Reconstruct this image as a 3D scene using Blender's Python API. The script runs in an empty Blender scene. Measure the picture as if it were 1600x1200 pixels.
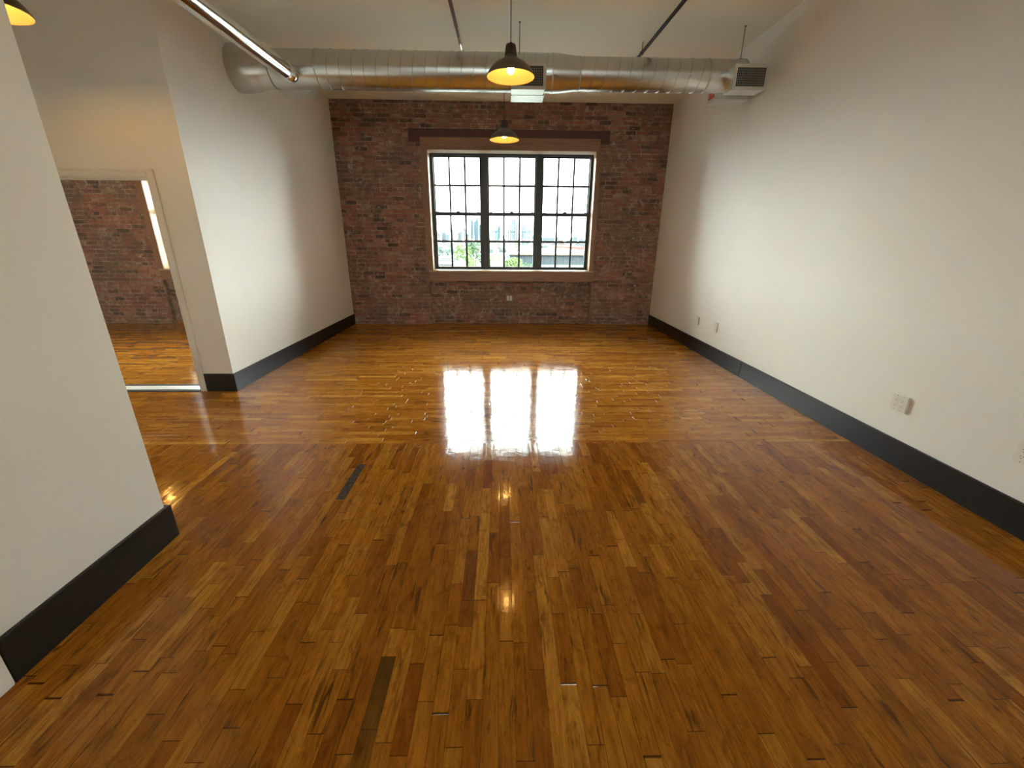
import bpy, bmesh, math, random
from mathutils import Vector, Matrix
random.seed(7)
C = bpy.context.scene.collection
PI = math.pi

# ------------------------------------------------------------------ camera
CF, PITCH, YAW, ROLL, CH = 647.25, 0.3339, 0.0255, -0.0072, 1.52
def cam_basis():
    fw0 = Vector((math.sin(YAW), math.cos(YAW), 0)); rt = Vector((math.cos(YAW), -math.sin(YAW), 0)); up0 = Vector((0, 0, 1))
    fw = fw0*math.cos(PITCH) - up0*math.sin(PITCH); up = fw0*math.sin(PITCH) + up0*math.cos(PITCH)
    c, s = math.cos(ROLL), math.sin(ROLL)
    return rt*c - up*s, rt*s + up*c, fw
r_, u_, f_ = cam_basis()
cd = bpy.data.cameras.new('camera'); cam = bpy.data.objects.new('camera', cd); C.objects.link(cam)
cd.sensor_fit = 'HORIZONTAL'; cd.sensor_width = 36; cd.lens = CF/1600*36; cd.clip_start = 0.05; cd.clip_end = 20000
M4 = Matrix((r_, u_, -f_)).transposed().to_4x4(); M4.translation = Vector((0, 0, CH)); cam.matrix_world = M4
bpy.context.scene.camera = cam

# ------------------------------------------------------------------ sky and exposure
SKY = 9.5
w = bpy.data.worlds.new('overcast_sky'); bpy.context.scene.world = w; w.use_nodes = True
bg = w.node_tree.nodes['Background']; bg.inputs[0].default_value = (0.93, 1.0, 0.985, 1); bg.inputs[1].default_value = SKY
# cloudy sky: brighter overhead and towards the sides than in the haze straight ahead
wn_ = w.node_tree.nodes; wl_ = w.node_tree.links
def wm(op, a, b):
    n = wn_.new('ShaderNodeMath'); n.operation = op
    for k, v in enumerate((a, b)):
        if isinstance(v, (int, float)): n.inputs[k].default_value = v
        else: wl_.new(v, n.inputs[k])
    return n.outputs[0]
wt = wn_.new('ShaderNodeTexCoord'); wx = wn_.new('ShaderNodeSeparateXYZ'); wl_.new(wt.outputs['Generated'], wx.inputs[0])
wl_.new(wm('MULTIPLY', SKY, wm('ADD', wm('ADD', .24, wm('MULTIPLY', 1.2, wm('MAXIMUM', wx.outputs[2], 0.0))), wm('MULTIPLY', wm('ADD', 2.5, wm('MULTIPLY', 1.1, wx.outputs[0])), wm('MULTIPLY', wx.outputs[0], wx.outputs[0])))), bg.inputs[1])
vs = bpy.context.scene.view_settings
vs.view_transform = 'Standard'; vs.look = 'None'; vs.exposure = 2.2; vs.gamma = 1; vs.use_curve_mapping = False
BULB = 52.0

# ------------------------------------------------------------------ dimensions (metres)
D, XL, XR, H, HB, YC, YN, XN = 7.896, -2.800, 2.835, 3.66, 0.190, 4.177, 1.880, -1.771
YB = -8.6
XD, ZD = -3.160, 2.029            # door opening right edge and head
XROOM = -8.2
SEAM = 2.955

# ------------------------------------------------------------------ materials
def mat(name):
    m = bpy.data.materials.new(name); m.use_nodes = True
    nt = m.node_tree; return m, nt, nt.nodes['Principled BSDF']
def simple(name, col, rough=.5, metal=0, noise=0.0, scale=20, bump=0.0, bscale=200, spec=.5, coat=0):
    m, nt, p = mat(name); N = nt.nodes; L = nt.links
    p.inputs['Base Color'].default_value = (*col, 1); p.inputs['Roughness'].default_value = rough
    p.inputs['Metallic'].default_value = metal; p.inputs['Specular IOR Level'].default_value = spec
    p.inputs['Coat Weight'].default_value = coat
    tc = N.new('ShaderNodeTexCoord')
    if noise:
        n = N.new('ShaderNodeTexNoise'); n.inputs['Scale'].default_value = scale; n.inputs['Detail'].default_value = 4
        L.new(tc.outputs['Object'], n.inputs['Vector'])
        mx = N.new('ShaderNodeMix'); mx.data_type = 'RGBA'; mx.blend_type = 'MULTIPLY'; mx.inputs[0].default_value = 1
        mx.inputs[6].default_value = (*col, 1)
        r = N.new('ShaderNodeMapRange'); r.inputs[3].default_value = 1-noise; r.inputs[4].default_value = 1+noise
        L.new(n.outputs[0], r.inputs[0]); cb = N.new('ShaderNodeCombineColor')
        for i in range(3): L.new(r.outputs[0], cb.inputs[i])
        L.new(cb.outputs[0], mx.inputs[7]); L.new(mx.outputs[2], p.inputs['Base Color'])
    if bump:
        n = N.new('ShaderNodeTexNoise'); n.inputs['Scale'].default_value = bscale
        L.new(tc.outputs['Object'], n.inputs['Vector'])
        b = N.new('ShaderNodeBump'); b.inputs['Strength'].default_value = bump; b.inputs['Distance'].default_value = .002
        L.new(n.outputs[0], b.inputs['Height']); L.new(b.outputs[0], p.inputs['Normal'])
    return m
def emis(name, col, s):
    m, nt, p = mat(name); p.inputs['Base Color'].default_value = (*col, 1)
    p.inputs['Emission Color'].default_value = (*col, 1); p.inputs['Emission Strength'].default_value = s; return m

class G:
    """tiny math-node helper"""
    def __init__(s, nt): s.nt = nt; s.N = nt.nodes; s.L = nt.links
    def put(s, sock, v):
        if isinstance(v, (int, float)): sock.default_value = v
        elif isinstance(v, tuple): sock.default_value = v
        else: s.L.new(v, sock)
    def m(s, op, a, b=0.0, c=None):
        n = s.N.new('ShaderNodeMath'); n.operation = op; s.put(n.inputs[0], a); s.put(n.inputs[1], b)
        if c is not None: s.put(n.inputs[2], c)
        return n.outputs[0]
    def comb(s, x, y, z=0.0):
        n = s.N.new('ShaderNodeCombineXYZ'); s.put(n.inputs[0], x); s.put(n.inputs[1], y); s.put(n.inputs[2], z); return n.outputs[0]
    def white(s, vec):
        n = s.N.new('ShaderNodeTexWhiteNoise'); n.noise_dimensions = '3D'; s.L.new(vec, n.inputs['Vector']); return n
    def noise(s, vec, scale, detail=4, rough=.55, dist=0.0):
        n = s.N.new('ShaderNodeTexNoise'); s.L.new(vec, n.inputs['Vector']); n.inputs['Scale'].default_value = scale
        n.inputs['Detail'].default_value = detail; n.inputs['Roughness'].default_value = rough; n.inputs['Distortion'].default_value = dist
        return n.outputs[0]
    def rng(s, v, a, b, c=0.0, d=1.0):
        n = s.N.new('ShaderNodeMapRange'); s.put(n.inputs[0], v); s.put(n.inputs[1], a); s.put(n.inputs[2], b); s.put(n.inputs[3], c); s.put(n.inputs[4], d); return n.outputs[0]
    def mix(s, f, a, b, mode='MIX'):
        n = s.N.new('ShaderNodeMix'); n.data_type = 'RGBA'; n.blend_type = mode; s.put(n.inputs[0], f); s.put(n.inputs[6], a); s.put(n.inputs[7], b); return n.outputs[2]
    def ramp(s, v, stops):
        n = s.N.new('ShaderNodeValToRGB'); s.L.new(v, n.inputs[0]); e = n.color_ramp.elements
        while len(e) < len(stops): e.new(.5)
        for k, (p, c) in enumerate(stops): e[k].position = p; e[k].color = (*c, 1)
        return n.outputs[0]

def floor_mat(name, across, w):
    """old strip flooring: across=True strips run along x, else along y"""
    m, nt, p = mat(name); g = G(nt)
    tc = g.N.new('ShaderNodeTexCoord'); sp = g.N.new('ShaderNodeSeparateXYZ'); g.L.new(tc.outputs['Object'], sp.inputs[0])
    X, Y = sp.outputs[0], sp.outputs[1]
    a, l = (Y, X) if across else (X, Y)             # a: across the strips, l: along
    # slight wander of the strips
    au = g.m('DIVIDE', g.m('ADD', a, 0.465 if not across else 0.02), w)
    row = g.m('FLOOR', au); fa = g.m('FRACT', au)
    rw = g.white(g.comb(row, 3.7, 0.0)); rs = g.N.new('ShaderNodeSeparateColor'); g.L.new(rw.outputs['Color'], rs.inputs[0])
    ln = g.rng(rs.outputs[0], 0, 1, .28, .72)
    lu = g.m('ADD', g.m('DIVIDE', l, ln), g.m('MULTIPLY', rs.outputs[1], 17.3))
    # uneven lengths: bend the coordinate
    lu2 = g.m('ADD', lu, g.m('MULTIPLY', g.m('SINE', g.m('MULTIPLY_ADD', lu, 2.1, g.m('MULTIPLY', rs.outputs[2], 6.28))), .3))
    col = g.m('FLOOR', lu2); fl = g.m('FRACT', lu2)
    pid = g.comb(row, col, 1.3)
    wn = g.white(pid); ps = g.N.new('ShaderNodeSeparateColor'); g.L.new(wn.outputs['Color'], ps.inputs[0])
    # grain coordinates, offset per plank
    gv = g.comb(g.m('MULTIPLY_ADD', a, 1.0, g.m('MULTIPLY', ps.outputs[0], 31.0)), g.m('MULTIPLY_ADD', l, .07, g.m('MULTIPLY', ps.outputs[1], 9.0)), 0.0)
    gr = g.noise(gv, 95, 5, .6, .3)
    gv2 = g.comb(g.m('MULTIPLY_ADD', a, 1.0, g.m('MULTIPLY', ps.outputs[2], 31.0)), g.m('MULTIPLY_ADD', l, .22, g.m('MULTIPLY', ps.outputs[1], 9.0)), 0.0)
    mot = g.noise(gv2, 26, 4, .6, 1.2)
    big = g.noise(g.comb(a, g.m('MULTIPLY', l, .6)), 2.6, 3, .6)
    base = g.ramp(ps.outputs[0], [(0.0, (.235, .070, .007)), (.14, (.305, .101, .011)), (.42, (.375, .137, .014)), (.72, (.425, .164, .018)), (.90, (.48, .200, .024)), (1.0, (.57, .260, .038))])
    c = g.mix(g.rng(gr, .42, .72, 0, .55), base, (.12, .034, .005, 1))
    c = g.mix(g.rng(mot, .5, .72, 0, .68), c, (.125, .03, .0035, 1))
    c = g.mix(g.rng(mot, .25, .45, .32, 0), c, (.60, .26, .03, 1))
    c = g.mix(g.rng(big, .35, .7, 0, .35), c, (.215, .062, .005, 1))
    # ingrained smudges that run over several boards
    sm = g.noise(g.comb(g.m('MULTIPLY', a, 1.5), l), 9, 5, .65, .8)
    c = g.mix(g.rng(sm, .54, .70, 0, .55), c, (.12, .034, .005, 1))
    fine = g.noise(g.comb(g.m('MULTIPLY', a, 2.0), l), 42, 5, .7, 1.5)
    c = g.mix(g.rng(fine, .56, .72, 0, .55), c, (.10, .030, .005, 1))
    # dark mineral streaks in a few planks
    st = g.noise(g.comb(g.m('MULTIPLY_ADD', ps.outputs[1], 7.0, a), g.m('MULTIPLY', l, .12)), 48, 3, .5, .6)
    stm = g.m('MULTIPLY', g.rng(st, .57, .68), g.rng(ps.outputs[2], .55, .62))
    c = g.mix(g.m('MULTIPLY', stm, .75), c, (.05, .022, .008, 1))
    # knots
    vo = g.N.new('ShaderNodeTexVoronoi'); vo.inputs['Scale'].default_value = 3.6
    g.L.new(g.comb(g.m('MULTIPLY', a, 1.6), g.m('MULTIPLY', l, 1.0)), vo.inputs['Vector'])
    kn = g.rng(vo.outputs['Distance'], .03, .075, 1, 0)
    c = g.mix(g.m('MULTIPLY', kn, .8), c, (.045, .017, .004, 1))
    # scratches
    for ang, off, k in ((.75, .3, 1), (2.2, 1.7, 2)):
        sv = g.comb(g.m('ADD', g.m('MULTIPLY', X, math.cos(ang)), g.m('MULTIPLY', Y, math.sin(ang))), g.m('MULTIPLY', g.m('SUBTRACT', g.m('MULTIPLY', Y, math.cos(ang)), g.m('MULTIPLY', X, math.sin(ang))), .05), off)
        sc = g.noise(sv, 38, 1, .4)
        c = g.mix(g.m('MULTIPLY', g.rng(g.m('ABSOLUTE', g.m('SUBTRACT', sc, .70)), .0, .006, 1, 0), .45), c, (.09, .035, .008, 1))
    # plank edges
    ea = g.m('MINIMUM', fa, g.m('SUBTRACT', 1.0, fa)); ed = g.m('MULTIPLY', ea, w)
    el = g.m('MULTIPLY', g.m('MINIMUM', fl, g.m('SUBTRACT', 1.0, fl)), ln)
    gapw = g.rng(g.noise(g.comb(a, l), 5, 2), .35, .7, .0006, .0016)
    ga = g.rng(ed, g.m('MULTIPLY', gapw, .5), gapw, 1, 0); gl = g.rng(el, .0009, .0022, 1, 0)
    gap = g.m('MAXIMUM', g.m('MULTIPLY', ga, g.rng(rs.outputs[2], 0, 1, .25, .85)), g.m('MULTIPLY', gl, .9))
    c = g.mix(gap, c, (.035, .012, .003, 1))
    if not across:
        # two odd boards seen in the floor: a grey patch and a blackened one
        def rect(x0, x1, y0, y1):
            return g.m('MULTIPLY', g.m('MULTIPLY', g.m('GREATER_THAN', X, x0), g.m('LESS_THAN', X, x1)), g.m('MULTIPLY', g.m('GREATER_THAN', Y, y0), g.m('LESS_THAN', Y, y1)))
        gn = g.noise(g.comb(X, g.m('MULTIPLY', Y, .3)), 140, 4)
        c = g.mix(rect(-1.030, -.9745, 2.205, 2.635), c, g.ramp(gn, [(.3, (.028, .018, .012)), (.75, (.12, .09, .065))]))
        c = g.mix(g.m('MULTIPLY', rect(-.465, -.4095, .2, 1.176), g.rng(Y, .55, 1.1, .3, .86)), c, (.045, .019, .006, 1))
        c = g.mix(g.m('MULTIPLY', rect(-.1825, -.126, 1.3, 1.75), .6), c, (.13, .035, .012, 1))
    if across: c = g.mix(1.0, c, (1.22, 1.30, 1.25, 1), 'MULTIPLY')  # far strips' colour lifted, standing in for brighter light there
    g.L.new(c, p.inputs['Base Color'])
    # varnish: each board tilts and crowns a touch, ripples along it
    tilt = g.m('MULTIPLY', g.m('SUBTRACT', fa, .5), g.rng(ps.outputs[1], 0, 1, -.00012 if across else -.0003, .00012 if across else .0003))
    crown = g.m('MULTIPLY', g.m('MULTIPLY', g.m('SUBTRACT', fa, .5), g.m('SUBTRACT', fa, .5)), -.0009 if across else -.0005)
    rip = g.m('MULTIPLY', g.noise(g.comb(X, Y), 7, 3), .0011)
    rip2 = g.m('MULTIPLY', g.noise(g.comb(a, g.m('MULTIPLY', l, .15)), 60, 2), .00016)
    lip = g.m('MULTIPLY', g.m('SUBTRACT', fl, .5), g.rng(ps.outputs[2], 0, 1, -.0003, .0003))
    hgt = g.m('ADD', g.m('ADD', g.m('ADD', tilt, crown), g.m('ADD', rip, rip2)), g.m('ADD', lip, g.m('MULTIPLY', gap, -.0010)))
    b = g.N.new('ShaderNodeBump'); b.inputs['Strength'].default_value = 1; b.inputs['Distance'].default_value = 1
    g.L.new(hgt, b.inputs['Height']); g.L.new(b.outputs[0], p.inputs['Normal'])
    g.L.new(g.rng(g.noise(g.comb(X, Y), 1.6, 4), .3, .7, .07, .12), p.inputs['Roughness'])
    p.inputs['IOR'].default_value = 1.29
    return m

def brick_mat():
    m, nt, p = mat('old_brick'); g = G(nt)
    at = g.N.new('ShaderNodeAttribute'); at.attribute_name = 'tone'; sp = g.N.new('ShaderNodeSeparateColor'); g.L.new(at.outputs['Color'], sp.inputs[0])
    tc = g.N.new('ShaderNodeTexCoord'); O = tc.outputs['Object']
    c = g.ramp(sp.outputs[0], [(0, (.075, .050, .043)), (.2, (.21, .095, .070)), (.5, (.37, .135, .092)), (.8, (.45, .175, .12)), (1, (.45, .25, .18))])
    n1 = g.noise(O, 1.3, 4, .6); n2 = g.noise(O, 14, 6, .7); n3 = g.noise(O, 60, 4, .7)
    c = g.mix(g.rng(n1, .42, .60, 0, .75), c, (.185, .135, .095, 1))
    c = g.mix(g.rng(n3, .35, .7, 0, .45), c, (.19, .105, .078, 1))
    smear = g.m('MULTIPLY', g.rng(n2, .52, .66), g.rng(g.noise(O, 2.3, 3), .38, .60, .15, .95))
    c = g.mix(smear, c, (.52, .41, .32, 1))
    g.L.new(c, p.inputs['Base Color']); p.inputs['Roughness'].default_value = .85; p.inputs['Specular IOR Level'].default_value = .25
    b = g.N.new('ShaderNodeBump'); b.inputs['Strength'].default_value = .8; b.inputs['Distance'].default_value = .006
    g.L.new(g.m('ADD', n2, g.m('MULTIPLY', n3, .5)), b.inputs['Height']); g.L.new(b.outputs[0], p.inputs['Normal'])
    return m
def mortar_mat():
    m, nt, p = mat('lime_mortar'); g = G(nt); tc = g.N.new('ShaderNodeTexCoord'); O = tc.outputs['Object']
    c = g.ramp(g.noise(O, 7, 5, .7), [(.3, (.17, .11, .085)), (.5, (.28, .20, .15)), (.74, (.58, .46, .36))])
    g.L.new(c, p.inputs['Base Color']); p.inputs['Roughness'].default_value = .95
    b = g.N.new('ShaderNodeBump'); b.inputs['Distance'].default_value = .006; g.L.new(g.noise(O, 70, 4), b.inputs['Height']); g.L.new(b.outputs[0], p.inputs['Normal'])
    return m
def wood_mat(name, c1, c2, axis, rough=.4):
    m, nt, p = mat(name); g = G(nt); tc = g.N.new('ShaderNodeTexCoord'); mp = g.N.new('ShaderNodeMapping')
    s = [14, 14, 14]; s[axis] = 1.1; mp.inputs['Scale'].default_value = s; g.L.new(tc.outputs['Object'], mp.inputs[0])
    c = g.ramp(g.noise(mp.outputs[0], 2.2, 5, .6, .8), [(.32, c1), (.66, c2)])
    g.L.new(c, p.inputs['Base Color']); p.inputs['Roughness'].default_value = rough
    return m
def glass_mat():
    m = bpy.data.materials.new('window_glass'); m.use_nodes = True; nt = m.node_tree; nt.nodes.clear()
    o = nt.nodes.new('ShaderNodeOutputMaterial'); t = nt.nodes.new('ShaderNodeBsdfTransparent'); gl = nt.nodes.new('ShaderNodeBsdfGlossy')
    gl.inputs['Roughness'].default_value = 0.0; t.inputs[0].default_value = (.93, .96, .95, 1)
    f = nt.nodes.new('ShaderNodeFresnel'); f.inputs[0].default_value = 1.45; mx = nt.nodes.new('ShaderNodeMixShader')
    nt.links.new(f.outputs[0], mx.inputs[0]); nt.links.new(t.outputs[0], mx.inputs[1]); nt.links.new(gl.outputs[0], mx.inputs[2]); nt.links.new(mx.outputs[0], o.inputs[0])
    return m
def galv_mat(name, col, rough, spangle=.12):
    m, nt, p = mat(name); g = G(nt); tc = g.N.new('ShaderNodeTexCoord'); O = tc.outputs['Object']
    vo = g.N.new('ShaderNodeTexVoronoi'); vo.inputs['Scale'].default_value = 55; g.L.new(O, vo.inputs['Vector'])
    s2 = g.N.new('ShaderNodeSeparateColor'); g.L.new(vo.outputs['Color'], s2.inputs[0])
    n = g.m('ADD', g.m('MULTIPLY', g.noise(O, 3, 3), .9), g.m('MULTIPLY', s2.outputs[0], .10))
    c = g.mix(g.rng(n, .25, .85), (col[0]*(1-spangle), col[1]*(1-spangle), col[2]*(1-spangle), 1), (col[0]*(1+spangle), col[1]*(1+spangle), col[2]*(1+spangle), 1))
    g.L.new(c, p.inputs['Base Color']); p.inputs['Metallic'].default_value = 1
    p.inputs['Roughness'].default_value = rough
    return m

MT = dict(
    wall=simple('white_paint', (.83, .815, .755), .62, noise=.025, scale=1.2, bump=.25, bscale=150),
    ceil=simple('ceiling_paint', (.92, .91, .80), .75, noise=.03, scale=.8),
    trimw=simple('white_trim_paint', (.80, .77, .71), .4, noise=.02),
    black=simple('black_trim_paint', (.012, .012, .013), .42, noise=.2, scale=9, bump=.15, bscale=40),
    fl_a=floor_mat('strip_floor_across', True, .058), fl_b=floor_mat('strip_floor_along', False, .0565),
    brick=brick_mat(), mortar=mortar_mat(),
    lintel=simple('oxide_painted_steel', (.095, .036, .034), .6, noise=.25, scale=8),
    wood_x=wood_mat('fir_casing_across', (.22, .105, .050), (.33, .165, .078), 0),
    wood_z=wood_mat('fir_casing_upright', (.22, .105, .050), (.33, .165, .078), 2),
    reveal_x=wood_mat('fir_reveal_across', (.52, .33, .15), (.62, .43, .22), 0),
    reveal_z=wood_mat('fir_reveal_upright', (.52, .33, .15), (.62, .43, .22), 2),
    frame=simple('dark_bronze_aluminium', (.024, .028, .026), .4, noise=.1),
    glass=glass_mat(),
    duct=galv_mat('galvanised_duct', (.60, .61, .585), .27),
    tube=galv_mat('bright_galvanised', (.82, .82, .81), .10, .04),
    boot=galv_mat('galvanised_boot', (.74, .75, .72), .38, .08),
    grille=simple('off_white_register', (.56, .53, .46), .5, noise=.04),
    dark=simple('duct_dark_inside', (.02, .018, .016), .8, noise=.2),
    slat=simple('register_bar', (.30, .28, .24), .5, noise=.1),
    red=simple('red_pipe_paint', (.15, .022, .018), .35, noise=.15),
    redtape=simple('red_foil_tape', (.55, .12, .09), .5, noise=.1),
    chrome=simple('bright_pipe', (.75, .75, .75), .2, 1.0),
    bpipe=simple('black_steel_pipe', (.014, .014, .015), .6, noise=.2),
    rod=simple('threaded_rod_steel', (.20, .19, .17), .45, .8, noise=.2),
    shade=simple('bronze_enamel', (.13, .105, .075), .33, .35, noise=.12, scale=6),
    cap=simple('dark_socket_cap', (.030, .016, .013), .4, noise=.15),
    inner=simple('cream_enamel', (.25, .175, .085), .35, noise=.02),
    cord=simple('dark_brown_cord', (.05, .035, .03), .6, noise=.1),
    bulb=emis('lit_bulb', (1.0, .55, .14), BULB),
    plate=simple('outlet_plastic', (.78, .75, .68), .35, noise=.02),
    slot=simple('outlet_slot', (.10, .08, .06), .6, noise=.1),
    conduit=simple('painted_conduit', (.30, .24, .20), .5, noise=.1),
    brass=simple('cast_latch', (.05, .05, .048), .4, .4, noise=.1),
)

# ------------------------------------------------------------------ mesh builders
class MB:
    def __init__(s): s.v = []; s.f = []; s.mi = []; s.tone = []; s.sm = []
    def add(s, vs_, fs, mi=0, tone=None, smooth=False):
        o = len(s.v); s.v += [tuple(v) for v in vs_]
        for f in fs: s.f.append(tuple(i+o for i in f)); s.mi.append(mi); s.sm.append(smooth); s.tone.append(tone)
        return s
    def box(s, x0, x1, y0, y1, z0, z1, mi=0, tone=None):
        vs_ = [(x0,y0,z0),(x1,y0,z0),(x1,y1,z0),(x0,y1,z0),(x0,y0,z1),(x1,y0,z1),(x1,y1,z1),(x0,y1,z1)]
        return s.add(vs_, [(0,3,2,1),(4,5,6,7),(0,1,5,4),(1,2,6,5),(2,3,7,6),(3,0,4,7)], mi, tone)
    def cbox(s, x0, x1, y0, y1, z0, z1, c, mi=0):
        """box with chamfered edges"""
        bm = bmesh.new(); bmesh.ops.create_cube(bm, size=1)
        for v in bm.verts: v.co = Vector(((x0+x1)/2+v.co.x*(x1-x0), (y0+y1)/2+v.co.y*(y1-y0), (z0+z1)/2+v.co.z*(z1-z0)))
        bmesh.ops.bevel(bm, geom=bm.edges[:], offset=c, segments=2, affect='EDGES')
        bm.verts.index_update(); s.add([v.co for v in bm.verts], [[v.index for v in f.verts] for f in bm.faces], mi); bm.free(); return s
    def tube(s, pts, r, n=16, mi=0, cap=True, smooth=True):
        pts = [Vector(p) for p in pts]; rs = r if isinstance(r, (list, tuple)) else [r]*len(pts)
        vs_ = []; ref = None
        for i, p in enumerate(pts):
            d = (pts[min(i+1, len(pts)-1)] - pts[max(i-1, 0)]).normalized()
            if ref is None:
                ref = Vector((0, 0, 1)) if abs(d.z) < .9 else Vector((1, 0, 0))
            a = d.cross(ref).normalized(); b = a.cross(d).normalized(); ref = b
            for k in range(n):
                t = 2*PI*k/n; vs_.append(p + (a*math.cos(t) + b*math.sin(t))*rs[i])
        fs = [(i*n+k, i*n+(k+1) % n, (i+1)*n+(k+1) % n, (i+1)*n+k) for i in range(len(pts)-1) for k in range(n)]
        s.add(vs_, fs, mi, None, smooth)
        if cap: s.add(vs_[:n], [tuple(range(n))[::-1]], mi); s.add(vs_[-n:], [tuple(range(n))], mi)
        return s
    def lathe(s, prof, c=(0, 0, 0), n=48, mi=0, smooth=True):
        vs_ = [(c[0]+r*math.cos(2*PI*k/n), c[1]+r*math.sin(2*PI*k/n), c[2]+z) for r, z in prof for k in range(n)]
        fs = [(i*n+k, i*n+(k+1) % n, (i+1)*n+(k+1) % n, (i+1)*n+k) for i in range(len(prof)-1) for k in range(n)]
        return s.add(vs_, fs, mi, None, smooth)
    def build(s, name, mats, parent=None, loc=(0, 0, 0)):
        me = bpy.data.meshes.new(name); me.from_pydata(s.v, [], s.f)
        for m in (mats if isinstance(mats, (list, tuple)) else [mats]): me.materials.append(m)
        me.polygons.foreach_set('material_index', s.mi); me.polygons.foreach_set('use_smooth', s.sm)
        if any(t is not None for t in s.tone):
            ca = me.color_attributes.new('tone', 'FLOAT_COLOR', 'CORNER')
            for p in me.polygons:
                t = s.tone[p.index]
                if t is None: t = .5
                for li in p.loop_indices: ca.data[li].color = (t, t, t, 1)
        me.update()
        bm = bmesh.new(); bm.from_mesh(me); bmesh.ops.remove_doubles(bm, verts=bm.verts, dist=1e-6); bmesh.ops.recalc_face_normals(bm, faces=bm.faces); bm.to_mesh(me); bm.free()
        o = bpy.data.objects.new(name, me); C.objects.link(o); o.location = loc
        if parent: o.parent = parent
        return o
def empty(name, loc=(0, 0, 0), rz=0):
    o = bpy.data.objects.new(name, None); C.objects.link(o); o.location = loc; o.rotation_euler = (0, 0, rz); o.empty_display_size = .1; return o
def tag(o, label=None, cat=None, group=None, kind=None):
    if label: o['label'] = label
    if cat: o['category'] = cat
    if group: o['group'] = group
    if kind: o['kind'] = kind
    return o
def S(o, label, cat): return tag(o, label, cat, None, 'structure')
def copy_tree(o, parent=None):
    c = o.copy(); C.objects.link(c)
    if parent: c.parent = parent
    for ch in [x for x in bpy.data.objects if x.parent == o]: copy_tree(ch, c)
    return c

# ================================================================== SETTING
# floor: far part strips run across, near part strips run towards the window
m = MB()
z0 = -.12
m.box(XROOM-.1, XR+.15, SEAM, D+.32, z0, 0, 0); m.box(XROOM-.1, XR+.15, YB-.2, SEAM, z0, 0, 1)
S(m.build('floor', [MT['fl_a'], MT['fl_b']]), 'glossy amber hardwood strip floor with a grain change midway', 'floor')
S(MB().box(XROOM-.1, XR+.15, YB-.2, D+.32, H, H+.15).build('ceiling', MT['ceil']), 'smooth off-white ceiling above the round duct', 'ceiling')
S(MB().box(XR, XR+.12, YB, D, 0, H).build('wall_right', MT['wall']), 'long white painted wall right of the brick wall', 'wall')
S(MB().box(XL-.12, XL, YC, D, 0, H).build('wall_left', MT['wall']), 'white painted wall left of the brick wall, ending in a corner', 'wall')
S(MB().box(-6.2, XN, YB, YN, 0, H).build('wall_near_left', MT['wall']), 'white wall in the left foreground with a sharp free edge', 'wall')
S(MB().box(-6.32, -6.2, YN-.1, YC+.12, 0, H).build('wall_hallway_end', MT['wall']), 'white end wall of the side hallway', 'wall')
# wall with the doorway (faces the camera)
DW = 1.25
m = MB().box(XD, XL-.12, YC, YC+.12, 0, H).box(-6.2, XD-DW, YC, YC+.12, 0, H).box(XD-DW, XD, YC, YC+.12, ZD, H)
S(m.build('wall_doorway', MT['wall']), 'white wall around the open doorway on the left', 'wall')
S(MB().box(XROOM-.1, XROOM, YC, D, 0, H).build('wall_bedroom_left', MT['wall']), 'white left wall of the room beyond the doorway', 'wall')
S(MB().box(XROOM, -6.32, YC, YC+.12, 0, H).build('wall_bedroom_near', MT['wall']), 'white near wall of the room beyond the doorway', 'wall')
WO = (-1.25, 1.605, .99, 2.945)                 # clear opening of the window
bk = MB().box(XN, -1.105, YB-.2, YB, 0, H).box(1.79, XR, YB-.2, YB, 0, H).box(-1.105, 1.79, YB-.2, YB, 2.965, H).box(-1.105, 1.79, YB-.2, YB, 0, .97)
S(bk.build('wall_back', MT['wall']), 'white wall behind the camera, cut for the added window', 'wall')

# ---- brick walls
HDR = random.Random(3)
def bricks(mb, x0, x1, za, zb, y, holes, rnd):
    pitch = .0695
    k = int(za/pitch); 
    while k*pitch < zb-.01:
        cz0, cz1 = max(k*pitch+.006, za), min((k+1)*pitch-.005, zb)
        header = (k % 6 == 3)
        L = .100 if header else .205
        x = x0 - rnd.random()*L
        while x < x1:
            ll = L*rnd.uniform(.93, 1.06)
            a, b = x+.005, x+ll-.005
            x += ll
            a, b = max(a, x0), min(b, x1)
            if b-a < .012: continue
            segs = [(a, b)]
            for (hx0, hx1, hz0, hz1) in holes:
                if cz1 > hz0+.01 and cz0 < hz1-.01:
                    ns = []
                    for (p, q) in segs:
                        if q <= hx0 or p >= hx1: ns.append((p, q)); continue
                        if p < hx0: ns.append((p, hx0))
                        if q > hx1: ns.append((hx1, q))
                    segs = ns
            for (p, q) in segs:
                if q-p < .015: continue
                t = min(1, max(0, rnd.gauss(.5, .31))); pr = rnd.uniform(.002, .010)
                j = lambda s_=.0022: rnd.uniform(-s_, s_)
                zz0, zz1 = cz0+j(), min(cz1+j(), zb)
                c = .006
                out = [(p+j(), y+.004, zz0), (q+j(), y+.004, zz0), (q+j(), y+.004, zz1), (p+j(), y+.004, zz1)]
                tl = j(.003)
                mid = (p+q)/2
                inn = [(p+c+j(), y-pr-tl, zz0+c+j()), (mid, y-pr, zz0+c*.7+j()), (q-c+j(), y-pr+tl, zz0+c+j()), (q-c+j(), y-pr+tl, zz1-c+j()), (mid, y-pr, zz1-c*.7+j()), (p+c+j(), y-pr-tl, zz1-c+j())]
                mb.add(out+inn, [(4,5,8,9), (5,6,7,8), (0,1,6,5,4), (1,2,7,6), (2,3,9,8,7), (3,0,4,9)], 1, t)
        k += 1
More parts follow.
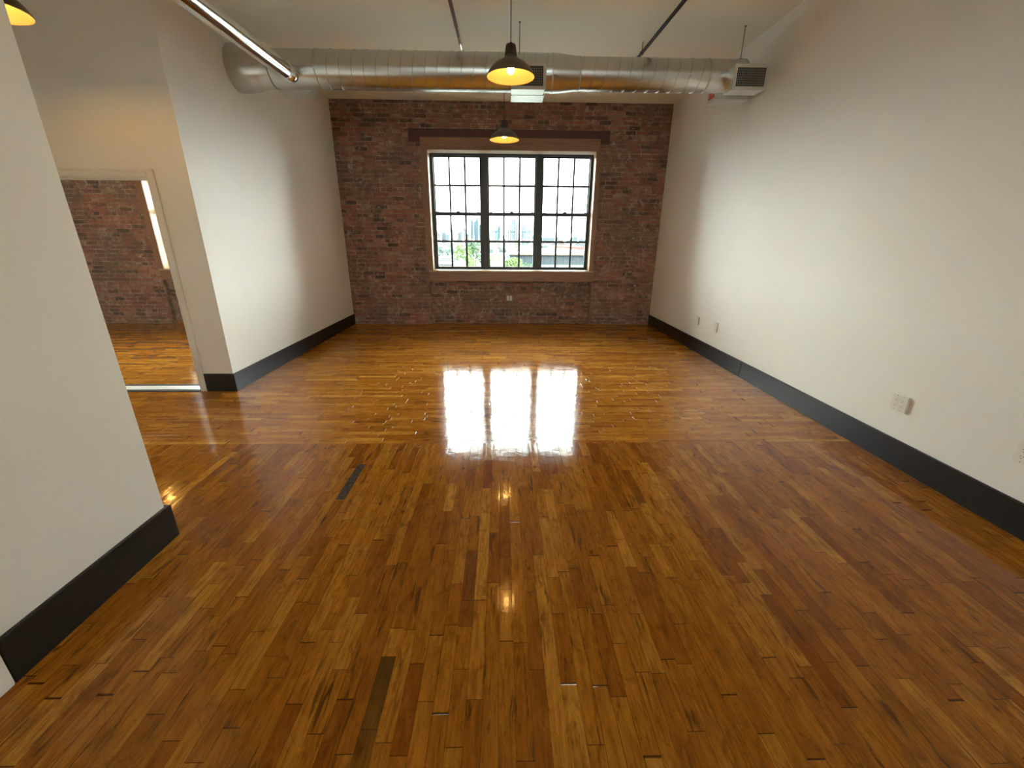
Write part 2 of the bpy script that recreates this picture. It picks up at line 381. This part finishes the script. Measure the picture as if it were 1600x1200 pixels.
def brick_wall(name, x0, x1, dx, label):
    ox0, ox1, oz0, oz1 = WO[0]+dx-.02, WO[1]+dx+.02, WO[2]-.02, WO[3]+.02
    rx0, rx1 = -1.33+dx, 1.667+dx; yb = D+.32
    mb = MB()
    mb.box(x0, rx0, D, yb, 0, H); mb.box(rx1, x1, D, yb, 0, H)
    mb.box(rx0, ox0, D, yb, oz0, H); mb.box(ox1, rx1, D, yb, oz0, H)
    mb.box(ox0, ox1, D, yb, oz1, H); mb.box(rx0, rx1, D+.085, yb, 0, oz0)
    r = random.Random(11)
    lint = (-1.56+dx, 1.825+dx, 3.05, 3.265)
    bricks(mb, x0, x1, 0, H-.004, D, [(ox0, ox1, oz0, oz1), (rx0, rx1, 0, oz0+.01), lint], r)
    bricks(mb, rx0+.004, rx1-.004, 0, oz0-.02, D+.085, [], r)
    o = S(mb.build(name, [MT['mortar'], MT['brick']]), label, 'wall')
    return o
brick_wall('wall_far', XL, XR, 0, 'exposed old red brick wall with the large window')
DX2 = -4.84
brick_wall('wall_bedroom_far', XROOM, XL-.12, DX2, 'exposed brick wall seen through the left doorway')
S(MB().box(XL-.12, XL, D, D+.32, 0, H).build('wall_far_corner', MT['mortar']), 'brick wall end hidden behind the left partition', 'wall')
t = S(MB().cbox(-1.555, 1.82, D-.010, D+.02, 3.055, 3.26, .003).build('trim_1', MT['lintel']), 'dark oxide-red steel lintel over the main window', 'lintel')

# ---- baseboards
def bboard(name, boxes, label):
    m = MB()
    for (x0, x1, y0, y1) in boxes: m.cbox(x0, x1, y0, y1, 0, HB, .003)
    return S(m.build(name, MT['black']), label, 'baseboard')
bboard('baseboard_right', [(XR-.02, XR, YB, 4.63), (XR-.0195, XR, 4.632, D-.012)], 'tall black baseboard along the right wall')
bboard('baseboard_left', [(XL, XL+.02, YC-.02, D-.012)], 'tall black baseboard along the left wall')
bboard('baseboard_doorway', [(-3.0955, XL, YC-.02, YC)], 'short black baseboard between the doorway and the wall corner')
bboard('baseboard_near_left', [(XN, XN+.022, 1.098, YN+.02), (-3.0, XN, YN, YN+.02)], 'black baseboard at the foot of the near left wall')

# ---- door casing and threshold
d1 = S(empty('door_1', (XD, YC, 0)), 'open doorway with white casing on the left', 'doorway')
def casing_prof(m, x0, x1, z0, z1, vert, inner_pos):
    m.cbox(x0, x1, -.016, 0, z0, z1, .003)
m = MB().cbox(0, .064, -.014, 0, 0, ZD+.064, .003).cbox(.046, .066, -.022, 0, 0, ZD+.066, .004); m.build('casing_leg', MT['trimw'], d1)
m = MB().cbox(-DW-.064, -DW, -.014, 0, 0, ZD+.064, .003).cbox(-DW-.066, -DW-.046, -.022, 0, 0, ZD+.066, .004); m.build('casing_leg', MT['trimw'], d1)
m = MB().cbox(-DW+.001, -.001, -.014, 0, ZD, ZD+.064, .003).cbox(-DW-.04, .045, -.022, 0, ZD+.046, ZD+.066, .004); m.build('casing_head', MT['trimw'], d1)
m = MB().box(-.014, 0, 0, .12, 0, ZD-.014).box(-DW, -DW+.014, 0, .12, 0, ZD-.014).box(-DW, 0, 0, .12, ZD-.014, ZD); m.build('jamb', MT['trimw'], d1)
t2 = S(empty('trim_2', (XD-.014, YC, 0)), 'white threshold strip with dark edges in the doorway', 'threshold')
m = MB().box(-DW+.028, 0, .018, .132, .0, .010); m.box(-DW+.028, 0, -.026, .0178, 0, .007, 1); m.box(-DW+.028, 0, .1322, .172, 0, .013, 1)
m.build('threshold_strip', [MT['trimw'], MT['dark']], t2)
m = MB().cbox(XN, XN+.024, 1.0, 1.096, 0, 2.12, .004).cbox(XN, XN+.030, 1.0, 1.03, 0, 2.12, .004)
S(m.build('trim_3', MT['trimw']), 'white door casing at the left picture edge, by the near baseboard', 'casing')

# ---- window
def make_window():
    root = empty('window_1')
    x0, x1, z0, z1 = WO
    # local frame: y=0 is the brick face, +y outwards
    m = MB().cbox(x0-.112, x0, -.026, .0, z0, z1, .003); m.build('casing', MT['wood_z'], root)
    m = MB().cbox(x1, x1+.082, -.026, .0, z0, z1, .003); m.build('casing', MT['wood_z'], root)
    m = MB().cbox(x0-.114, x1+.052, -.030, -.012, z1+.046, z1+.188, .003); m.build('casing', MT['wood_x'], root)
    m = MB().cbox(x0-.110, x1+.052, -.036, -.011, z1+.001, z1+.045, .004); m.build('head_trim', MT['wood_x'], root)
    m = MB().cbox(x0-.082, x1+.090, -.030, -.002, z0-.192, z0-.019, .003); m.build('apron', MT['wood_x'], root)
    m = MB().cbox(x0-.082, x1+.092, -.036, .30, z0-.018, z0, .003); m.build('sill', MT['reveal_x'], root)
    m = MB().box(x0-.018, x0, .001, .30, z0+.001, z1+.0).box(x1, x1+.018, .001, .30, z0+.001, z1); m.build('jamb', MT['reveal_z'], root)
    m = MB().box(x0-.018, x1+.018, .001, .30, z1+.001, z1+.018); m.build('head_jamb', MT['reveal_x'], root)
    y0, y1 = .20, .30
    units = [(-1.200, -.378), (-.240, .598), (.728, 1.562)]
    fz0, fz1 = z0+.006, z1-.008
    m = MB()
    m.box(x0+.001, units[0][0], y0, y1, fz0, fz1); m.box(units[2][1], x1-.001, y0, y1, fz0, fz1)
    m.box(units[0][1], units[1][0], y0, y1, fz0, fz1); m.box(units[1][1], units[2][0], y0, y1, fz0, fz1)
    for a, b in units:
        m.box(a, b, y0, y1, fz0, fz0+.030); m.box(a, b, y0, y1, fz1-.032, fz1)
    for a, b in ((units[0][1], units[1][0]), (units[1][1], units[2][0])):
        m.box(a+.02, b-.02, y0-.012, y0, fz0, fz1)
    m.build('window_frame', MT['frame'], root)
    zr = 1.965
    for (a, b) in units:
        for low in (True, False):
            yy = y0+.012 if low else y0+.05
            za, zb = (fz0+.030, zr+.028) if low else (zr-.028, fz1-.032)
            st = .016
            m = MB()
            m.box(a, a+st, yy, yy+.03, za, zb); m.box(b-st, b, yy, yy+.03, za, zb)
            m.box(a+st, b-st, yy, yy+.03, za, za+(.022 if low else .056)); m.box(a+st, b-st, yy, yy+.03, zb-(.056 if low else .022), zb)
            sash = m.build('sash', MT['frame'], root)
            gx0, gx1, gz0, gz1 = a+st, b-st, za+(.022 if low else .056), zb-(.056 if low else .022)
            m = MB().box(gx0, gx1, yy+.013, yy+.017, gz0, gz1); m.build('pane', MT['glass'], sash)
            m = MB()
            for k in (1, 2):
                xm = a+(b-a)*k/3
                m.box(xm-.017, xm+.017, yy+.008, yy+.0125, gz0, gz1)
            zm = 1.494 if low else 2.436
            m.box(gx0, gx1, yy+.0075, yy+.0125, zm-.017, zm+.017)
            m.build('muntin', MT['frame'], sash)
            if low:
                m = MB().cbox((a+b)/2-.035, (a+b)/2+.035, yy-.004, yy+.026, zb, zb+.014, .003)
                m.tube([((a+b)/2, yy+.01, zb+.012), ((a+b)/2, yy+.01, zb+.022)], .014, 12).build('sash_lock', MT['brass'], sash)
                for xx in (a+.045, b-.045):
                    MB().cbox(xx-.022, xx+.022, yy+.002, yy+.024, zb, zb+.010, .003).build('tilt_latch', MT['brass'], sash)
    return root
w1 = make_window(); w1.location = (0, D, 0); S(w1, 'large three-bay black sash window in the main brick wall', 'window')
w2 = copy_tree(w1); w2.name = 'window_2'; w2.location = (DX2, D, 0); S(w2, 'wood-cased window seen through the left doorway', 'window')
w3 = copy_tree(w1); w3.name = 'window_added'; w3.location = (.52, YB, 0); w3.rotation_euler = (0, 0, PI); S(w3, 'unseen three-bay sash window added behind the camera as daylight fill', 'window')  # unseen window, added to let in fill light from behind

# ================================================================== CEILING THINGS
# ---- round duct across the room
YD, ZC = 5.28, 3.212
def make_duct():
    root = empty('round_duct', (0, YD, ZC))
    tag(root, 'large galvanised spiral air duct spanning the room below the ceiling', 'duct')
    def ring(x, r, z=0): return (x, 0, z), r
    def seg(stops, name, mt, n=56):
        m = MB(); m.tube([(x, 0, z) for x, r, z in stops], [r for x, r, z in stops], n, cap=False); return m.build(name, mt, root)
    seg([(XL, .216, -.004), (-2.74, .216, -.005), (-2.68, .213, -.005), (-2.60, .201, -.004), (-2.53, .187, -.002), (-2.47, .179, 0), (-2.40, .177, 0)], 'elbow', MT['duct'])
    m = MB()
    m.tube([(-2.40, 0, 0), (-1.2, 0, 0), (0, 0, 0), (.536, 0, 0)], .175, 56, cap=False)
    m.tube([(.536, 0, 0), (.60, 0, 0), (.76, 0, 0), (.826, 0, 0)], [.178, .176, .158, .155], 56, cap=False)
    m.tube([(.826, 0, 0), (1.7, 0, 0), (2.585, 0, 0)], .152, 56, cap=False)
    m.tube([(2.585, 0, 0), (2.60, 0, 0)], [.155, .155], 56)
    for x in (-2.47, -2.41, -1.93): m.tube([(x, 0, 0), (x+.012, 0, 0)], .1785, 56)
    for x, r in ((.536, .1805), (.826, .157), (2.20, .156)): m.tube([(x-.007, 0, 0), (x+.007, 0, 0)], r, 56)
    m.build('barrel', MT['duct'], root)
    # spiral lock seam: a thin raised ridge wound round the barrel
    def helix(xa, xb, r, pitch, hand):
        m = MB(); N = int((xb-xa)/pitch*40); pts = []
        for i in range(N+1):
            t = i/40*2*PI; x = xa+(xb-xa)*i/N
            pts.append((x, -math.cos(t)*r, hand*math.sin(t)*r))
        vs_ = []; 
        for i, p in enumerate(pts):
            rad = Vector((0, p[1], p[2])).normalized()
            for dx, dr in ((-.0055, -.001), (-.0025, .0048), (.0025, .0048), (.0055, -.001)):
                vs_.append((p[0]+dx, p[1]+rad.y*dr, p[2]+rad.z*dr))
        fs = [(i*4+k, i*4+k+1, (i+1)*4+k+1, (i+1)*4+k) for i in range(N) for k in range(3)]
        return m.add(vs_, fs, 0, None, False).build('spiral_seam', MT['duct'], root)
    helix(-1.92, .525, .175, .1255, 1); helix(.845, 2.18, .152, .127, 1)
    # register boots either side of the barrel
    def boot(x0, x1, z0, z1, side, reg):
        m = MB()
        ya, yb = (-.285, -.10) if side < 0 else (.10, .335)
        m.box(x0, x1, ya, yb, z0, z1)
        b = m.build('register_boot', MT['boot'], root)
        if reg:
            f = MB(); t = .004; fw = .030
            px0, px1, pz0, pz1 = x0-.004, x1+.012, z0-.006, z1+.006
            y0_, y1_ = ya-.010, ya
            for q in ((px0, px1, pz0, pz0+fw), (px0, px1, pz1-fw, pz1), (px0, px0+fw, pz0+fw, pz1-fw), (px1-fw, px1, pz0+fw, pz1-fw)):
                f.box(q[0], q[1], y0_, y1_, q[2], q[3])
            gr = f.build('register_frame', MT['grille'], b)
            MB().box(px0+fw, px1-fw, ya-.0015, ya-.0005, pz0+fw, pz1-fw).build('register_throat', MT['dark'], b)  # flat dark sheet in place of the shade inside the boot
            s_ = MB(); n = 17
            for k in range(1, n):
                xx = px0+fw+(px1-px0-2*fw)*k/n; s_.box(xx-.0016, xx+.0016, ya-.009, ya-.003, pz0+fw, pz1-fw)
            for k in range(1, 8):
                zz = pz0+fw+(pz1-pz0-2*fw)*k/8; s_.box(px0+fw, px1-fw, ya-.006, ya-.002, zz-.0012, zz+.0012)
            s_.build('register_bars', MT['slat'], b)
        return b
    boot(2.382, 2.722, -.200, .014, -1, True); boot(.100, .440, -.226, -.004, -1, True)
    rb = boot(2.405, 2.765, -.182, .03, 1, False)
    MB().box(2.402, 2.4049, .16, .30, -.15, -.06).build('foil_tape', MT['redtape'], rb)
    boot(.105, .470, -.176, .03, 1, False); boot(-2.43, -2.085, -.178, .03, 1, False)
    # hangers
    for x, y in ((.188, .0), (2.556, -.01), (-1.6, 0.16)):
        r = .175 if x < .5 else .152
        if y > .1: continue
        m = MB().tube([(x, y, r), (x, y, H-ZC)], .0045, 8); m.box(x-.025, x+.025, y-.012, y+.012, r-.004, r+.006).tube([(x, y, H-ZC-.008), (x, y, H-ZC)], .012, 10)
        m.build('hanger_rod', MT['rod'], root)
    return root
make_duct()
# ---- slim branch duct running towards the camera
br = empty('branch_duct', (-2.15, 5.11, 3.10)); tag(br, 'slim shiny round duct running along the left ceiling into the large duct', 'duct')
m = MB(); dxb = -.030/1.45
pts = [(0, .03, -.004), (0, -.02, 0)]
m.tube([(dxb*-y*-1 if False else dxb*(-y), y, 0) for y in (-.16, -1.2, -2.2, YN-5.11)], .077, 40, cap=False)
m.build('pipe', MT['tube'], br)
m = MB().tube([(0, .0, -.004), (.001, -.03, -.002), (.003, -.15, 0)], [.060, .066, .078], 40); m.tube([(.003, -.155, 0), (.0034, -.17, 0)], .080, 40).build('end_reducer', MT['tube'], br)

# ---- sprinkler pipes
def pipe(name, pts, r, mts, label, split=None, hang=None):
    root = empty(name, pts[0]); tag(root, label, 'pipe'); o = Vector(pts[0])
    P = [Vector(p)-o for p in pts]
    if split:
        k = P[1]*split
        MB().tube([P[0], k], r*1.02, 16).build('painted_length', mts[0], root)
        MB().tube([k, P[1]], r, 16).build('bare_length', mts[1], root)
    else:
        MB().tube(P, r, 16).build('pipe_length', mts[0], root)
    MB().tube([P[-1]-Vector((0, .03, 0)), P[-1]+Vector((0, .02, -.004)), P[-1]+Vector((0, .045, -.03)), P[-1]+Vector((0, .05, -.10))], r*1.3, 16).build('end_elbow', mts[-1], root)
    if hang:
        for h_ in hang:
            q = P[0].lerp(P[1], h_); a = MB()
            a.tube([(q.x, q.y, q.z+r), (q.x, q.y, H-o.z)], .004, 8); a.tube([(q.x, q.y-.012, q.z), (q.x, q.y+.012, q.z)], r*1.25, 14)
            a.build('pipe_hanger', MT['rod'], root)
    return root
pipe('sprinkler_pipe', [(-.502, 1.5, 3.55), (-.4455, 6.1, 3.55)], .0165, (MT['red'], MT['chrome']), 'thin dark red pipe on the ceiling left of the hanging lamps', .79)
pipe('sprinkler_pipe', [(1.708, 1.6, 3.55), (1.589, 6.1, 3.55)], .0175, (MT['bpipe'],), 'thin black pipe on the ceiling right of the hanging lamps', None, (.905,))

# ---- pendant lamps
def make_lamp():
    root = empty('pendant_lamp')                     # origin at rim centre
    tag(root, 'x', 'lamp')
    outer = [(.200, .0), (.202, .004), (.199, .010), (.183, .040), (.160, .068), (.130, .092), (.095, .112), (.068, .124), (.054, .136), (.050, .150)]
    inner = [(.048, .148), (.052, .134), (.066, .121), (.093, .109), (.128, .089), (.157, .066), (.180, .038), (.196, .008), (.197, .002), (.200, .0)]
    sh = MB().lathe(outer, n=64).build('shade', MT['shade'], root)
    MB().lathe(inner[::1], n=64).build('enamel_lining', MT['inner'], sh)
    MB().lathe([(.050, .146), (.052, .150), (.050, .162), (.045, .205), (.040, .226), (.022, .232), (.010, .234), (.008, .244), (.0035, .246)], n=32).build('socket_cap', MT['cap'], root)
    MB().lathe([(.0, .108), (.0135, .108), (.0165, .112), (.0165, .147), (.0, .147)][::1], n=20).build('socket', MT['cap'], root)
    MB().tube([(0, 0, .244), (0, 0, H-2.82-.022)], .0038, 10).build('cord', MT['cord'], root)
    MB().lathe([(.0, -.0), (.006, -.0), (.030, .006), (.058, .010), (.062, .014), (.062, .022), (0, .022)], (0, 0, H-2.82-.022), n=32).build('ceiling_canopy', MT['cap'], root)
    prof = [(.0005, .022), (.012, .0235), (.022, .029), (.029, .040), (.031, .052), (.028, .066), (.021, .082), (.016, .094), (.0138, .105), (.0138, .109), (0.0005, .109)]
    MB().lathe(prof, n=28).build('bulb', MT['bulb'], root)
    return root
lamp = make_lamp()
GRP = 'barn pendant lamps'
spots = [((.076, 4.151, 2.82), 'nearer of the two hanging dome lamps in front of the duct'),
         ((.036, 6.478, 2.82), 'farther hanging dome lamp in front of the window head'),
         ((-3.12, 3.19, 2.82), 'lit dome lamp cut off in the top left corner of the photo'),
         ((-5.95, 6.50, 2.82), 'dome lamp hanging in the room beyond the doorway, reflected in the floor'),
         ((.10, 1.83, 2.82), 'unseen dome lamp added overhead to light the near room, next in the room row'),  # out of view, added to light the near part of the room
]
for i, (p, lb) in enumerate(spots):
    o = lamp if i == 0 else copy_tree(lamp)
    o.location = p; tag(o, lb, 'lamp', GRP)

# ================================================================== OUTLETS
def outlet(name, y, z, w_, h_, gangs, label, cat='outlet', toggle=False):
    root = empty(name, (XR, y, z)); tag(root, label, cat)
    MB().cbox(-.016, 0, -w_/2, w_/2, -h_/2, h_/2, .0022).build('cover_plate', MT['plate'], root)
    for g_ in range(gangs):
        yy = 0 if gangs == 1 else (-.023+.046*g_)
        m = MB().cbox(-.0185, -.0155, yy-.0165, yy+.0165, -.033, .033, .0012); dv = m.build('receptacle' if not toggle else 'switch', MT['plate'], root)
        if not toggle:
            for zz in (-.019, .019):
                for (a, b, c, d) in ((-.0075, -.0055, -.001, .008), (.0055, .0075, -.001, .007), (-.0025, .0025, -.010, -.006)):
                    MB().box(-.0190, -.0184, yy+a, yy+b, zz+c, zz+d).build('slot', MT['slot'], dv)
        for zz in (-h_/2+.010, h_/2-.010):
            MB().tube([(-.0168, yy, zz), (-.0158, yy, zz)], .003, 8).build('screw', MT['conduit'], root)
    return root
outlet('wall_outlet', 5.895, .437, .070, .115, 1, 'small white wall plate farthest along the right wall', 'outlet', True)
outlet('wall_outlet', 5.36, .452, .074, .118, 1, 'single white outlet plate next to the farthest one on the right wall')
outlet('wall_outlet', 2.672, .447, .118, .118, 2, 'double-gang white outlet on the near part of the right wall')
outlet('wall_outlet', 1.905, .447, .118, .118, 2, 'white wall plate cut off at the right picture edge')
ro = empty('brick_outlet', (.143, D+.085, .484)); tag(ro, 'small white double outlet on the brick under the window', 'outlet')
MB().cbox(-.062, .062, -.040, 0, -.062, .062, .004).build('back_box', MT['conduit'], ro)
for sx in (-1, 1): MB().cbox(sx*.028-.022, sx*.028+.022, -.048, -.038, -.044, .044, .002).build('receptacle', MT['plate'], ro)
MB().tube([(-.0, -.018, -.062), (-.0, -.018, -.484)], .0085, 12).build('conduit_drop', MT['conduit'], ro)

# ================================================================== OUTSIDE
GZ = -16.0
M_ground = simple('hazy_ground', (.12, .12, .115), .9, noise=.5, scale=.02)
M_ground.node_tree.nodes['Principled BSDF'].inputs['Specular IOR Level'].default_value = 0
EXT = .27
def ext(name, col, noise=.12, scale=.2): return simple(name, tuple(c*EXT for c in col), .9, noise=noise, scale=scale, spec=.05)
m = MB().box(-6000, 6000, 30, 9000, GZ-.5, GZ)
S(m.build('ground', ext('pale_city_ground', (.125, .128, .118), .35, .012)), 'pale hazy city ground outside the window', 'ground')
def slab(name, x0, x1, y0, y1, z0, z1, mt, label, cat, group=None):
    o = MB().box(-(x1-x0)/2, (x1-x0)/2, -(y1-y0)/2, (y1-y0)/2, 0, z1-z0).build(name, mt, None, ((x0+x1)/2, (y0+y1)/2, z0)); tag(o, label, cat, group); return o
def px(u, dist):  # lateral place of a far object seen near the horizon in column u at distance dist
    d = f_ + r_*((u-800)/CF) + u_*((600-376)/CF); return d.x/d.y*dist
def pz(v, dist, u=800):
    d = f_ + r_*((u-800)/CF) + u_*((600-v)/CF); return CH + d.z/d.y*dist
# warehouse on the right
wr = empty('warehouse', (px(862, 300), 300, GZ)); tag(wr, 'long low warehouse with tan flat roof and grey-blue front', 'building')
xa, xb = px(797, 300)-wr.location.x, px(960, 300)-wr.location.x; zt = pz(398.5, 300)-GZ
MB().box(xa, xb, 0, 230, 0, zt).build('walls', ext('grey_blue_cladding', (.055, .068, .074)), wr)
MB().box(xa-1, xb+1, -1.5, 231, zt, zt+.8).build('roof', ext('tan_flat_roof', (.125, .112, .085)), wr)
MB().box(xa, xb, -.6, 0, 0, 1.6).build('plinth', ext('white_plinth', (.16, .165, .165)), wr)
pil = ext('pale_pilaster', (.085, .10, .105))
for k in range(16):
    xx = xa+(xb-xa)*(k+.5)/16; MB().box(xx-.25, xx+.25, -.25, -.01, 1.6, zt-.4).build('pilaster', pil, wr)
rr = random.Random(5); run = ext('pale_roof_unit', (.15, .15, .14))
for k in range(14):
    xx = rr.uniform(xa+5, xb-8); yy = 15+k*13; MB().box(xx, xx+4, yy, yy+3, zt+.8, zt+2.0).build('roof_unit', run, wr)
# red-roofed shed behind it
d_ = 560
slab('shed', px(868, d_), px(913, d_), d_, d_+90, GZ, pz(384.5, d_), ext('red_roof_shed', (.20, .085, .075)), 'low red shed standing behind the warehouse', 'building')
# white flat roof at the left
wh = empty('flat_roof_building', (px(690, 210), 210, GZ)); tag(wh, 'white flat roofed building at the left of the view', 'building')
xa, xb = px(660, 210)-wh.location.x, px(706, 210)-wh.location.x; zt = pz(414, 210)-GZ
MB().box(xa, xb, 0, 95, 0, zt).build('walls', ext('white_wall_far', (.16, .165, .16)), wh)
MB().box(xa-.5, xb+.5, -.5, 95.5, zt, zt+.5).build('roof', ext('white_roof', (.17, .175, .17)), wh)
pp = ext('grey_parapet', (.09, .095, .095))
for k in range(3): MB().box(xa+2, xb-1, 18+k*25, 19+k*25, zt+.5, zt+1.2).build('parapet', pp, wh)
# midground low buildings, rows towards the skyline
rr = random.Random(21); cols = [ext('far_block_%s' % n, c) for n, c in (('white', (.155, .155, .15)), ('grey', (.10, .105, .11)), ('teal', (.075, .105, .11)), ('tan', (.13, .115, .095)), ('rose', (.14, .10, .09)))]
ORD = ['first', 'second', 'third', 'fourth', 'fifth', 'sixth', 'seventh', 'eighth', 'ninth', 'tenth', 'eleventh', 'twelfth', 'thirteenth', 'fourteenth']
def bay(u): return 'left' if u < 757 else ('middle' if u < 841 else 'right')
for (dist, n, hmin, hmax, rown) in ((650, 12, 5, 9, 'nearest'), (900, 13, 7, 13, 'second'), (1400, 14, 9, 16, 'third'), (2200, 14, 12, 24, 'farthest')):
    cnt = {}
    for k in range(n):
        u = 670+250*(k+.5+rr.uniform(-.1, .1))/n; x0 = px(u, dist)
        ww = 250/n*rr.uniform(.26, .38)*dist/620
        if dist < 800 and (805 < u): continue
        hh = rr.uniform(hmin, hmax); dd = rr.uniform(25, 60)
        mt = rr.choice(cols); cn = mt.name.split('_')[-1]
        o = MB().box(-ww, ww, 0, dd, 0, hh).box(-ww*.4, ww*.1, dd*.3, dd*.6, hh, hh+hh*.22).build('city_block', mt, None, (x0, dist+rr.uniform(-30, 30), GZ))
        b_ = bay(u); cnt[b_] = cnt.get(b_, 0)+1
        tag(o, 'low %s city block, %s from the left in the %s row, %s window bay' % (cn, ORD[cnt[b_]-1], rown, b_), 'building', 'low blocks in the hazy middle distance')
# skyline towers (zoom-frame columns and tops turned into metres at their distance)
hazy_glass = [ext('tower_hazy_glass_%s' % n, c, .05, .01) for n, c in (('blue', (.062, .095, .112)), ('pale', (.086, .112, .122)), ('deep', (.054, .086, .104)))]  # matte glass blue with the distance haze put into the colour
tcount = {}
TW = [(128,158,250,1),(160,200,243,1),(205,236,262,1),(245,260,190,1),(262,275,222,1),(310,335,243,1),(340,352,222,1),(364,376,206,1),(395,415,262,1),(425,442,168,0),(436,456,130,2),(457,481,140,0),(479,502,126,2),(503,523,172,0),
      (616,640,216,1),(641,664,204,0),(660,696,180,2),(762,776,170,0),(777,793,188,1),(795,834,118,2),(836,850,168,0),(885,932,176,0),(934,947,222,1),(948,972,205,0),(700,720,270,1),(985,1000,268,1),(1070,1180,290,1),(1200,1228,286,1),(1330,1350,292,1),(1365,1400,286,1)]
RT = 4200
nm = {0: 'haze-blue glass skyline tower', 1: 'pale low skyline tower', 2: 'tall deep blue skyline tower'}
for k, (a, b, tz, mi) in enumerate(TW):
    u0, u1, v = 660+a/5.714, 660+b/5.714, 320+tz/5.714
    x0, x1 = px(u0, RT), px(u1, RT); zt = pz(v, RT, (u0+u1)/2)-GZ; hw = (x1-x0)/2; dd = max(hw, 30)
    m = MB()
    if tz == 180:      # slanted top
        m.add([(-hw,0,0),(hw,0,0),(hw,dd,0),(-hw,dd,0),(-hw,0,zt*.76),(hw*.7,0,zt),(hw,0,zt*.97),(hw*.7,dd,zt),(hw,dd,zt*.97),(-hw,dd,zt*.76)], [(0,3,2,1),(0,1,6,5,4),(1,2,8,6),(2,3,9,7,8),(3,0,4,9),(4,5,7,9),(5,6,8,7)])
    elif tz == 176:    # rounded crown
        n = 10; pr = [(-hw, 0), (hw, 0)]+[(hw*math.cos(PI*i/n), zt*.84+zt*.16*math.sin(PI*i/n)) for i in range(n+1)]
        N = len(pr); m.add([(x, 0, z) for x, z in pr]+[(x, dd, z) for x, z in pr], [tuple(range(N)), tuple(range(2*N-1, N-1, -1))]+[(i, (i+1) % N, N+(i+1) % N, N+i) for i in range(N)])
    elif tz == 190:    # spire
        m.box(-hw, hw, 0, dd, 0, zt*.55); m.add([(-hw,0,zt*.55),(hw,0,zt*.55),(hw,dd,zt*.55),(-hw,dd,zt*.55),(0,dd/2,zt)], [(0,1,4),(1,2,4),(2,3,4),(3,0,4)])
    else:
        m.box(-hw, hw, 0, dd, 0, zt*.93); m.box(-hw*.75, hw*.75, dd*.1, dd*.9, zt*.93, zt)
    o = m.build('tower', hazy_glass[mi], None, ((x0+x1)/2, RT+(k % 2)*95, GZ))
    b_ = bay((u0+u1)/2); tcount[b_] = tcount.get(b_, 0)+1
    tag(o, '%s, %s from the left in the %s window bay' % (nm[mi], ORD[tcount[b_]-1], b_), 'building', 'skyline towers')
# trees
leafm = [ext('leaf_green', (.085, .125, .045), .35, .8), ext('leaf_dark', (.040, .078, .040), .35, .8), ext('leaf_teal', (.052, .082, .068), .25, .3)]
bark = ext('bark', (.05, .04, .03))
def tree(x, y, top, rad, mi, label, n=2200, squash=1.0):
    root = empty('tree', (x, y, GZ)); h_ = top-GZ; rr = random.Random(int(x*7+y))
    m = MB().tube([(0, 0, 0), (.1, 0, h_*.3), (-.1, .1, h_*.62)], [.35, .26, .12], 8)
    for k in range(6):
        t = k*1.05; m.tube([(0, 0, h_*(.3+.05*k)), (math.cos(t)*rad*.5, math.sin(t)*rad*.5, h_*(.5+.06*k))], [.12, .04], 6)
    m.build('trunk', bark, root)
    m = MB(); cl = [(rr.uniform(-.62, .62)*rad, rr.uniform(-.62, .62)*rad, h_*rr.uniform(.42, .93), rad*rr.uniform(.25, .42)) for _ in range(15)]
    for k in range(n):
        c = rr.choice(cl); d = Vector((rr.gauss(0, 1), rr.gauss(0, 1), rr.gauss(0, 1))).normalized()*c[3]*rr.uniform(.6, 1)
        p = Vector(c[:3])+d; p.z = min(p.z, h_); s_ = rr.uniform(.16, .34)*rad/4.5
        a = Vector((rr.gauss(0, 1), rr.gauss(0, 1), rr.gauss(0, 1))).normalized()*s_; b = a.orthogonal().normalized()*s_*.7
        m.add([p-a, p+b, p+a, p-b], [(0, 1, 2, 3)])
    m.build('foliage', leafm[mi], root); tag(root, label, 'tree'); return root
tree(px(727, 105), 105, pz(379, 105), 3.4, 0, 'tall green tree in the left bay of the window view')
tree(px(740, 90), 90, pz(401, 90), 2.6, 0, 'bright green lower tree crown right of the tall tree in the left bay')
tree(px(742, 200), 200, pz(380, 200), 6.0, 1, 'dark green tree behind the bright crown in the left bay', 1500)
tree(px(770, 110), 110, pz(393, 110), 3.0, 0, 'green tree at the left edge of the middle bay')
tree(px(795, 120), 120, pz(403, 120), 4.6, 0, 'broad low green tree filling the bottom of the middle bay')
tree(px(824, 130), 130, pz(408, 130), 3.6, 1, 'low green tree at the bottom right of the middle bay')
for k, (u, dst) in enumerate(((684, 380), (691, 362), (699, 398), (709, 380))):
    t_ = tree(px(u, dst), dst, pz(388, dst), 4.2, 2, 'teal green tree behind the white flat roof, %s from the left of its row' % ORD[k], 900); t_['group'] = 'tree row behind the white flat roof'
